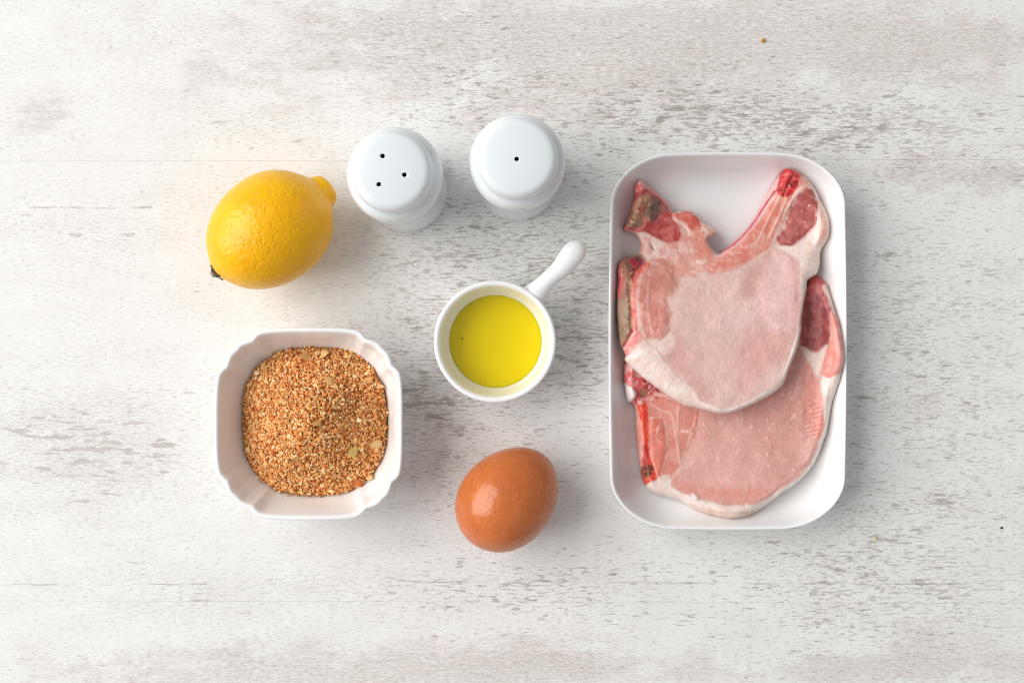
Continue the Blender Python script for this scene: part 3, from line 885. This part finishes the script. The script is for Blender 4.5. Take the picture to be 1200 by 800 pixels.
# ------------------------------------------------------------------ shakers
def shaker(bx, by, holes, label):
    b = P(bx, by, 0)
    root = empty('shaker', (b.x, b.y, 0))
    tag(root, label, 'shaker', 'porcelain shakers')
    mm = 0.001
    prof = [(18.5, 0.0), (20.6, 0.0), (21.3, 0.7), (21.7, 3), (21.6, 12), (21.2, 24), (21.1, 36), (21.6, 44), (22.4, 51), (22.9, 56), (22.7, 60), (21.7, 63.2),
            (20.2, 65.0), (19.3, 65.9), (19.0, 66.8), (19.05, 68.5), (18.9, 71.0), (18.2, 73.2), (16.8, 74.6), (14.5, 75.3), (9, 75.9), (4, 76.1), (1.2, 76.15)]
    prof = curve_prof([(r * mm, z * mm) for r, z in prof], 4)
    V, F = loft(lathe(prof, 96), True, True)
    body = mesh_obj('body', V, F, PORC2, None)
    body.location = (b.x, b.y, 0)
    # drill the holes
    topz = 0.0758
    cut = bmesh.new()
    pos = []
    for hx, hy in holes:
        h = P(hx, hy, topz); lx, ly = h.x - b.x, h.y - b.y
        pos.append((lx, ly))
        bmesh.ops.create_cone(cut, cap_ends=True, segments=24, radius1=0.00105, radius2=0.00105, depth=0.010,
                              matrix=Matrix.Translation((lx, ly, 0.0745)))
    cm = bpy.data.meshes.new('cut'); cut.to_mesh(cm); cut.free()
    cob = bpy.data.objects.new('cut', cm); C.objects.link(cob); cob.location = body.location
    md = body.modifiers.new('holes', 'BOOLEAN'); md.operation = 'DIFFERENCE'; md.object = cob; md.solver = 'EXACT'
    bpy.context.view_layer.update()
    dg = bpy.context.evaluated_depsgraph_get()
    nm = bpy.data.meshes.new_from_object(body.evaluated_get(dg))
    body.modifiers.clear(); body.data = nm
    bpy.data.objects.remove(cob)
    body.parent = root; body.location = (0, 0, 0)
    for lx, ly in pos:  # dark lining in each drilled hole, painting the shade of the hollow
        L = []
        for r, z in ((0.00103, 0.0700), (0.00103, 0.0752), (0.00094, 0.0752), (0.00094, 0.0704)):
            a = np.arange(20) * 2 * math.pi / 20
            L.append(np.column_stack([lx + r * np.cos(a), ly + r * np.sin(a), np.full(20, z)]))
        V, F = loft(L, True, True)
        o = mesh_obj('hole_shade_lining', V, F, HOLE_SHADE, None)
        o.parent = root
    return root
shaker(476, 224.5, [(448.5, 183), (474, 205), (444, 216)], 'white porcelain shaker with three holes in its lid, beside the lemon')
shaker(605.5, 211, [(605.5, 186.5)], 'white porcelain shaker with a single hole in its lid')

# ------------------------------------------------------------------ lemon
lz = 0.0275
lcn = P(318, 270.5, lz)
lem = empty('lemon', (lcn.x, lcn.y, 0))
tag(lem, 'whole yellow lemon with brown stem end, lying by the three-hole shaker', 'lemon')
ang = math.atan2(52, 63)
prof = [(0.5, -36.0), (3.8, -35.6), (6.6, -34.3), (10.6, -32.2), (15.4, -28.8), (20.0, -23.4), (23.8, -16.4), (26.4, -8.3), (27.4, 0.5), (26.9, 9.0), (24.4, 17.5), (20.2, 24.2),
        (15.2, 28.9), (11.6, 31.6), (9.6, 33.2), (8.6, 35.0), (7.9, 36.8), (6.5, 38.6), (4.0, 39.7), (0.5, 40.0)]
prof = curve_prof([(r / 1000 * 1.01, s / 1000 * 0.955) for r, s in prof], 4)
V, F = loft(lathe(prof, 120), True, True)
V = np.array(V)
rad = np.hypot(V[:, 0], V[:, 1]); th = np.arctan2(V[:, 1], V[:, 0]); zz = V[:, 2]
k = 1 + 0.014 * np.cos(3 * th + 0.6) + 0.010 * np.sin(2 * th + 40 * zz) + 0.012 * fbm(th * 12 / 6.283 % 12, zz * 1000 * 0.5, 4, 3, 2) * np.cos(th * .5) ** 2
V[:, 0] *= k; V[:, 1] *= k
wgt = sstep(0.028, 0.038, zz)
V[:, 0] += wgt * -0.0006
# a shoulder ridge running into the knob
Rm = Matrix.Rotation(ang, 4, 'Z') @ Matrix.Rotation(math.radians(13), 4, 'Y') @ Matrix.Rotation(math.pi / 2, 4, 'Y')
V = np.array([tuple(Rm @ Vector(p)) for p in V])
V = V + np.array([lcn.x, lcn.y, 0])
V[:, 2] += -V[:, 2].min() + 0.0001
zc = V[:, 2].max() / 2
mesh_obj('peel', V, F, LEMON, lem)
def on_lemon(s, up=0.0):
    q = Rm @ Vector((0, 0, s / 1000))
    return Vector((q.x + lcn.x, q.y + lcn.y, q.z + zc + up))
c0 = on_lemon(-33.6); c1 = on_lemon(-36.0)
axis = (c1 - c0).normalized()
side = axis.cross(Vector((0, 0, 1))).normalized(); upv = side.cross(axis).normalized()
L = []
for s, r in ((-0.6, 3.6), (0.4, 4.3), (0.9, 3.7), (1.1, 2.6), (1.9, 2.3), (2.4, 1.4)):
    pts = []
    for i in range(28):
        a = i * 2 * math.pi / 28
        rr = r / 1000 * (1 + (0.22 * math.cos(5 * a + 1) + 0.1 * math.sin(9 * a)) * (1 if r > 2.5 else 0.4))
        pts.append(tuple(c0 + axis * (s / 1000) + side * (rr * math.cos(a)) + upv * (rr * math.sin(a))))
    L.append(np.array(pts))
V, F = loft(L, True, True)
mesh_obj('calyx', V, F, STEM, lem)
L = []
for s, r in ((1.4, 1.9), (3.0, 1.7), (3.4, 1.2), (2.6, 0.8)):
    pts = [tuple(c0 + axis * (s / 1000) + side * (r / 1000 * math.cos(a)) + upv * (r / 1000 * math.sin(a))) for a in np.arange(18) * 2 * math.pi / 18]
    L.append(np.array(pts))
V, F = loft(L, True, True)
mesh_obj('stem_scar', V, F, STEMP, lem)

# ------------------------------------------------------------------ egg
ez = 0.0232
ec = P(595, 583.5, ez)
egg = empty('egg', (ec.x, ec.y, 0))
tag(egg, 'whole brown egg lying on the bare tabletop', 'egg')
L = []
a_, b_ = 0.0289, 0.0233
n = 72
for i in range(1, n):
    u = math.pi * i / n
    s = -math.cos(u)
    r = b_ * math.sin(u) * (1 - 0.075 * s - 0.02 * s * s + 0.015)
    a = np.arange(96) * 2 * math.pi / 96
    L.append(np.column_stack([r * np.cos(a), r * np.sin(a), np.full(96, s * a_)]))
V, F = loft(L, True, True)
Re = Matrix.Rotation(math.radians(47), 4, 'Z') @ Matrix.Rotation(math.pi / 2 , 4, 'Y')
V = np.array([tuple(Re @ Vector(p)) for p in V])
V[:, 2] += -V[:, 2].min() + 0.0001
V = V + np.array([ec.x, ec.y, 0])
mesh_obj('shell', V, F, EGG, egg)

# ------------------------------------------------------------------ oil cup with handle
cz = 0.033
cc = P(580, 400, cz)
cup = empty('oil_cup', (cc.x, cc.y, 0))
tag(cup, 'small round white porcelain cup with stub handle holding yellow oil', 'cup')
prof = [(17, 0.6), (19.5, 0.0), (20.6, 0.3), (22, 2.0), (25.5, 8), (28.4, 16), (30.0, 24), (30.5, 30), (30.55, 32), (30.1, 33.1), (29.2, 33.4),
        (28.2, 33.0), (27.5, 31.5), (26.6, 27), (25.2, 20), (23.6, 15), (21.5, 10), (18, 6), (12, 4.2), (5, 4.0), (1, 4.0)]
prof = curve_prof([(r / 1000, z / 1000) for r, z in prof], 4)
L = [l + np.array([cc.x, cc.y, 0]) for l in lathe(prof, 120)]
V, F = loft(L, True, True)
mesh_obj('bowl', V, F, PORC3, cup)
# handle: swept ellipses, slim neck, rounded bulb
path = [(623.5, 348.7, 26.5), (627, 344.5, 27.0), (634, 336.5, 28.0), (645, 325.5, 29.2), (656, 316, 30.2), (666, 304, 31.2), (672, 296.5, 31.7), (677, 290.5, 32.0), (680.5, 286, 32.1), (682.5, 283.6, 32.1)]
radp = [(14, 5.5), (14.5, 5.6), (11.6, 4.8), (10.4, 4.5), (11.4, 4.6), (13.4, 4.9), (14.0, 4.9), (12.4, 4.4), (8.0, 3.2), (3.6, 1.5)]
pp = smooth_poly([(a, b, c) for a, b, c in path], 5, False)
rr = smooth_poly(radp, 5, False)
L = []
dirv = (P(684, 282, .031) - P(617, 361, .031)).normalized()
sd = dirv.cross(Vector((0, 0, 1))).normalized()
for (a, b, z), (rw, rh) in zip(pp, rr):
    z = z / 1000
    c = P(a, b, z)
    k = PX * (CAM - z) / CAM
    pts = []
    for i in range(40):
        t = i * 2 * math.pi / 40
        pts.append(tuple(c + sd * (rw * k * math.cos(t)) + Vector((0, 0, 1)) * (rh / 1000 * math.sin(t))))
    L.append(np.array(pts))
V, F = loft(L, True, True)
mesh_obj('handle', V, F, PORC3, cup)

oil = empty('olive_oil', (cc.x, cc.y, 0.0045))
tag(oil, 'bright yellow oil filling the small handled cup', 'oil')
oz = 0.0155
def cup_r(z):
    inner = [(r, zz_) for r, zz_ in prof[44:] if True]
    zs = np.array([q[1] for q in inner]); rs = np.array([q[0] for q in inner])
    o_ = np.argsort(zs)
    return float(np.interp(z, zs[o_], rs[o_]))
lo = []
for z in (0.0044, 0.006, 0.009, 0.012, 0.0145, 0.0153):
    lo.append((max(cup_r(z) + 0.0001, 0.002), z))
R0 = cup_r(oz) + 0.0003
lo += [(R0, oz + 0.0002), (R0 - 0.0005, oz + 0.00002), (R0 - 0.0014, oz - 0.0001), (R0 - 0.004, oz - 0.00015), (0.006, oz - 0.00016)]
L = [l + np.array([cc.x, cc.y, 0]) for l in lathe(lo, 120)]
V, F = loft(L, True, True)
mesh_obj('oil_body', V, F, OIL, oil)
def nugget(c, r, seed, flat=1.0):
    rg = random.Random(seed)
    bm = bmesh.new()
    bmesh.ops.create_icosphere(bm, subdivisions=2, radius=1)
    for v in bm.verts:
        v.co *= r * rg.uniform(0.7, 1.25)
        v.co.z *= flat
        v.co += Vector(c)
    V = [tuple(v.co) for v in bm.verts]; F = [tuple(v.index for v in f.verts) for f in bm.faces]
    bm.free()
    return V, F
V, F = nugget(P(542, 397, oz), 0.00036, 3, 0.5)
mesh_obj('floating_speck', V, F, SPECK, oil)

# ------------------------------------------------------------------ lobed square bowl
bz = 0.036
bcn = P(361.5, 496.5, bz)
bowl = empty('square_bowl', (bcn.x, bcn.y, 0))
tag(bowl, 'white porcelain square bowl with notched scalloped corners full of breadcrumbs', 'bowl')
q1 = [(0.0, 1.0), (0.2, 1.0), (0.4, 0.992), (0.52, 0.972), (0.574, 0.936), (0.615, 0.892), (0.67, 0.873), (0.738, 0.843), (0.79, 0.79)]
q1 = q1 + [(b, a) for a, b in q1[-2::-1]]
full = []
for kq in range(4):
    c_, s_ = [(1, 0), (0, -1), (-1, 0), (0, 1)][kq]
    for (a, b) in q1[:-1]:
        full.append((a * c_ + b * s_ * 1.0, b * c_ - a * s_) if kq % 2 == 0 else (b * (1 if kq == 1 else -1), -a * (1 if kq == 1 else -1)))
full = smooth_poly(full, 6)
hx, hy = 110.5 * PX * (CAM - bz) / CAM, 112.5 * PX * (CAM - bz) / CAM
ang_ = np.arctan2(full[:, 1], full[:, 0])
rfull = np.hypot(full[:, 0], full[:, 1])
rsup = (np.abs(np.cos(ang_)) ** 3.4 + np.abs(np.sin(ang_)) ** 3.4) ** (-1 / 3.4)
rsup = np.minimum(rsup, 1.11)
rcir = (np.abs(np.cos(ang_)) ** 2.3 + np.abs(np.sin(ang_)) ** 2.3) ** (-1 / 2.3)
def bowl_loop(d_mm, z_mm, lob, rnd):
    r = rfull * lob + rsup * (1 - lob)
    r = r * (1 - rnd) + rcir * rnd
    X = r * np.cos(ang_) * (hx - d_mm / 1000); Y = r * np.sin(ang_) * (hy - d_mm / 1000)
    zt = z_mm / 1000 + (0.0006 * lob * np.cos(4 * ang_) if z_mm > 27 else 0)
    return np.column_stack([X + bcn.x, Y + bcn.y, np.zeros(len(X)) + zt])
BP = [(18, 0.6, 0, .6), (16, 0, 0, .6), (15, 0.6, 0, .6), (13.4, 3.5, 0.1, .45), (9.6, 11, .5, .2), (5.2, 21, .9, .05), (1.9, 29.5, 1, 0), (0.5, 34, 1, 0), (0.0, 35.4, 1, 0),
      (0.2, 36.1, 1, 0), (0.8, 36.5, 1, 0), (1.6, 36.4, 1, 0), (2.3, 35.7, 1, 0), (3.2, 33.7, 1.05, 0), (5.4, 28, 1.1, 0), (7.7, 22, 1.05, .30), (10.4, 16, 1.0, .68), (14, 10, .4, .9), (19, 6, .1, .5), (28, 4.6, 0, .6), (38, 4.4, 0, .6)]
L = [bowl_loop(*b) for b in smooth_poly(BP, 3, False)]
V, F = loft(L[:31], True, False)
mesh_obj('outer_wall', V, F, PORC3, bowl)
V, F = loft(L[30:], False, True)
mesh_obj('inner_wall', V, F, PORC3, bowl)

# ------------------------------------------------------------------ breadcrumbs
heap = empty('breadcrumb_heap', (bcn.x, bcn.y, 0.005))
tag(heap, 'heap of toasted golden brown breadcrumbs piled in the notched bowl', 'breadcrumbs')
hc = Vector((bcn.x, bcn.y, 0))
EDGE = 0.0185
dE = float(np.interp(EDGE * 1000, [b[1] for b in BP[:9:-1]], [b[0] for b in BP[:9:-1]]))
HRX, HRY = hx - dE / 1000, hy - dE / 1000
_r = rfull * .94 + rsup * .06; _r = _r * .46 + rcir * .54
_o = np.argsort(ang_); _a = ang_[_o]; _r = _r[_o]
def heap_r(a):
    a = (np.asarray(a) + math.pi) % (2 * math.pi) - math.pi
    return np.interp(a, np.concatenate([_a - 2 * math.pi, _a, _a + 2 * math.pi]), np.tile(_r, 3)) * 0.985
def heap_z(u, v):
    a = np.arctan2(v, u); r = np.hypot(u, v) / heap_r(a)
    pk = np.clip(1 - r, 0, 1)
    h = EDGE - 0.0004 + 0.0006 * (1 + np.sin(3 * a + 1)) * r + 0.0290 * pk ** 0.95 - 0.0025 * np.exp(-(r / 0.22) ** 2)
    X = u * HRX; Y = v * HRY
    return h + 0.0013 * fbm(X * 1000, Y * 1000, 14, 3, 8) * (1 - 0.75 * r), r
NR, NA = 60, 160
V = []; colm = []
rr_ = np.linspace(0.0, 1.0, NR)
aa = np.arange(NA) * 2 * math.pi / NA
L = []
for r in rr_[1:]:
    u = r * heap_r(aa) * np.cos(aa); v = r * heap_r(aa) * np.sin(aa)
    z, _ = heap_z(u, v)
    z = z + 0.0006 * fbm(u * HRX * 1000, v * HRY * 1000, 2.4, 2, 5) - 0.0008
    L.append(np.column_stack([u * HRX + hc.x, v * HRY + hc.y, z]))
under = L[-1].copy(); under[:, 2] -= 0.004; under[:, :2] = (under[:, :2] - [hc.x, hc.y]) * 0.91 + [hc.x, hc.y]
u2 = under.copy(); u2[:, :2] = (u2[:, :2] - [hc.x, hc.y]) * 0.6 + [bcn.x, bcn.y]; u2[:, 2] = 0.0085
L = L + [under, u2]
V, F = loft(L, True, True)
V = np.array(V)
f = sstep(-.5, .5, fbm(V[:, 0] * 1000, V[:, 1] * 1000, 3, 3, 4))[:, None]
mesh_obj('crumb_mass', V, F, CRUMB, heap, True, lin((205, 140, 72)) * (1 - f) + lin((180, 112, 52)) * f)

ico = bmesh.new(); bmesh.ops.create_icosphere(ico, subdivisions=1, radius=1.0)
IV = np.array([tuple(v.co) for v in ico.verts]); IF = np.array([[v.index for v in f.verts] for f in ico.faces]); ico.free()
NC = 12500
rad = np.sqrt(rng.random(NC)) * 0.99 + rng.normal(0, 0.016, NC)
th = rng.random(NC) * 2 * math.pi
u = rad * heap_r(th) * np.cos(th); v = rad * heap_r(th) * np.sin(th)
z, rrel = heap_z(u, v)
z = z + np.maximum(rrel - 1.0, 0) * 0.055
size = 0.00030 + 0.00062 * rng.random(NC) ** 2.0
big = rng.random(NC) < 0.07
size = np.where(big, size * 1.55, size)
pos = np.column_stack([u * HRX + hc.x, v * HRY + hc.y, z + (rng.random(NC) - 0.45) * 0.0007])
pal = lin(np.array([(242, 184, 116), (234, 162, 92), (224, 140, 70), (246, 204, 146), (206, 118, 52), (250, 226, 180), (222, 172, 96), (184, 98, 40)]))
pi = rng.choice(len(pal), NC, p=[.24, .22, .15, .14, .09, .06, .06, .04])
cc_ = pal[pi] * (0.95 + 0.35 * rng.random((NC, 1))) * (1 + 0.22 * fbm(u * 36, v * 36, 9, 3, 21))[:, None]
# random rotations and squash
q = rng.normal(size=(NC, 4)); q /= np.linalg.norm(q, axis=1, keepdims=True)
w_, x_, y_, z_ = q.T
R = np.stack([np.stack([1 - 2 * (y_ ** 2 + z_ ** 2), 2 * (x_ * y_ - z_ * w_), 2 * (x_ * z_ + y_ * w_)], -1),
              np.stack([2 * (x_ * y_ + z_ * w_), 1 - 2 * (x_ ** 2 + z_ ** 2), 2 * (y_ * z_ - x_ * w_)], -1),
              np.stack([2 * (x_ * z_ - y_ * w_), 2 * (y_ * z_ + x_ * w_), 1 - 2 * (x_ ** 2 + y_ ** 2)], -1)], 1)
sc = 0.55 + 0.75 * rng.random((NC, 1, 3))
pts = IV[None] * (0.72 + 0.5 * rng.random((NC, len(IV), 1))) * sc
pts = np.einsum('nij,nkj->nki', R, pts) * size[:, None, None] + pos[:, None, :]
V = pts.reshape(-1, 3)
F = (IF[None] + (np.arange(NC) * len(IV))[:, None, None]).reshape(-1, 3)
o = mesh_obj('crumbs', V, F, CRUMB, heap, False, np.repeat(cc_, len(IV), 0))
o['kind'] = 'stuff'
# larger flakes that can be told apart
FL = [(413, 528, 8.5, (214, 186, 106), .25), (440, 521, 8, (232, 190, 124), .4), (372, 414, 7, (234, 190, 128), .45), (358, 418, 5.5, (226, 176, 108), .5),
      (432, 445, 6.5, (236, 178, 110), .5), (445, 452, 5.5, (238, 190, 128), .5), (309, 429, 5.5, (232, 188, 128), .5), (388, 575, 5.5, (240, 196, 130), .5),
      (291, 526, 5, (238, 204, 142), .5), (385, 446, 5.5, (226, 180, 112), .5), (342, 416, 5, (206, 128, 64), .6), (371, 497, 5, (230, 176, 104), .6), (421, 566, 5.5, (214, 116, 48), .6),
      (432, 559, 5, (236, 190, 130), .5), (444, 505, 5, (206, 120, 54), .6), (380, 405 + 9, 6, (232, 186, 120), .5), (353, 577, 5, (230, 180, 110), .5)]
for i, (fx, fy, rp, fc, fl) in enumerate(FL):
    z0 = 0.02
    for _ in range(4):
        w3 = P(fx, fy, z0)
        zz_, _q = heap_z(np.array([(w3.x - hc.x) / HRX]), np.array([(w3.y - hc.y) / HRY]))
        z0 = float(zz_[0]) + 0.0011
    w3 = P(fx, fy, z0)
    rg = random.Random(50 + i)
    r = rp * 0.00043
    nn = rg.choice((5, 6, 7))
    ang0 = rg.random() * 6.28
    ring = []
    for k in range(nn):
        a = ang0 + k * 2 * math.pi / nn + rg.uniform(-.38, .38)
        q_ = r * rg.uniform(.55, 1.2)
        ring.append((q_ * math.cos(a) * (1.15 if i % 2 else .75), q_ * math.sin(a) * (.75 if i % 3 else 1.15)))
    hgt = r * fl * .8
    tx, ty = rg.uniform(-.6, .6), rg.uniform(-.6, .6)
    V = []
    for s, zz2 in ((.9, -hgt), (1.0, 0), (.82, hgt)):
        for (a, b) in ring:
            V.append((w3.x + a * s, w3.y + b * s, z0 + zz2 * rg.uniform(.7, 1.2) + tx * a + ty * b))
    V.append((w3.x, w3.y, z0 + hgt * 1.15)); V.append((w3.x, w3.y, z0 - hgt))
    F = []
    for k in range(nn):
        j = (k + 1) % nn
        F += [(k, j, nn + j, nn + k), (nn + k, nn + j, 2 * nn + j, 2 * nn + k), (2 * nn + k, 2 * nn + j, 3 * nn), (j, k, 3 * nn + 1)]
    mesh_obj('crumb_flake', V, F, CRUMB, heap, False, np.tile(lin(fc), (len(V), 1)))

# ------------------------------------------------------------------ stray crumbs on the table
for i, (sx_, sy_, r, m_, lab) in enumerate(((894, 48, 0.0011, CRUMBT, 'tiny orange crumb on the bare planks beyond the tray'),
                                            (1026, 630, 0.0010, CRUMBY, 'tiny pale yellow crumb on the planks by the tray corner'),
                                            (1173.5, 618, 0.0006, SPECK, 'tiny black speck on the planks well clear of the tray'))):
    p_ = P(sx_, sy_, 0)
    V, F = nugget((p_.x, p_.y, r * 0.5), r, 20 + i, 0.5)
    zmin = min(v[2] for v in V)
    V = [(a, b, c - zmin + 0.00002) for a, b, c in V]
    o = mesh_obj('crumb', V, F, m_, None)
    tag(o, lab, 'crumb', 'stray crumbs on the table')
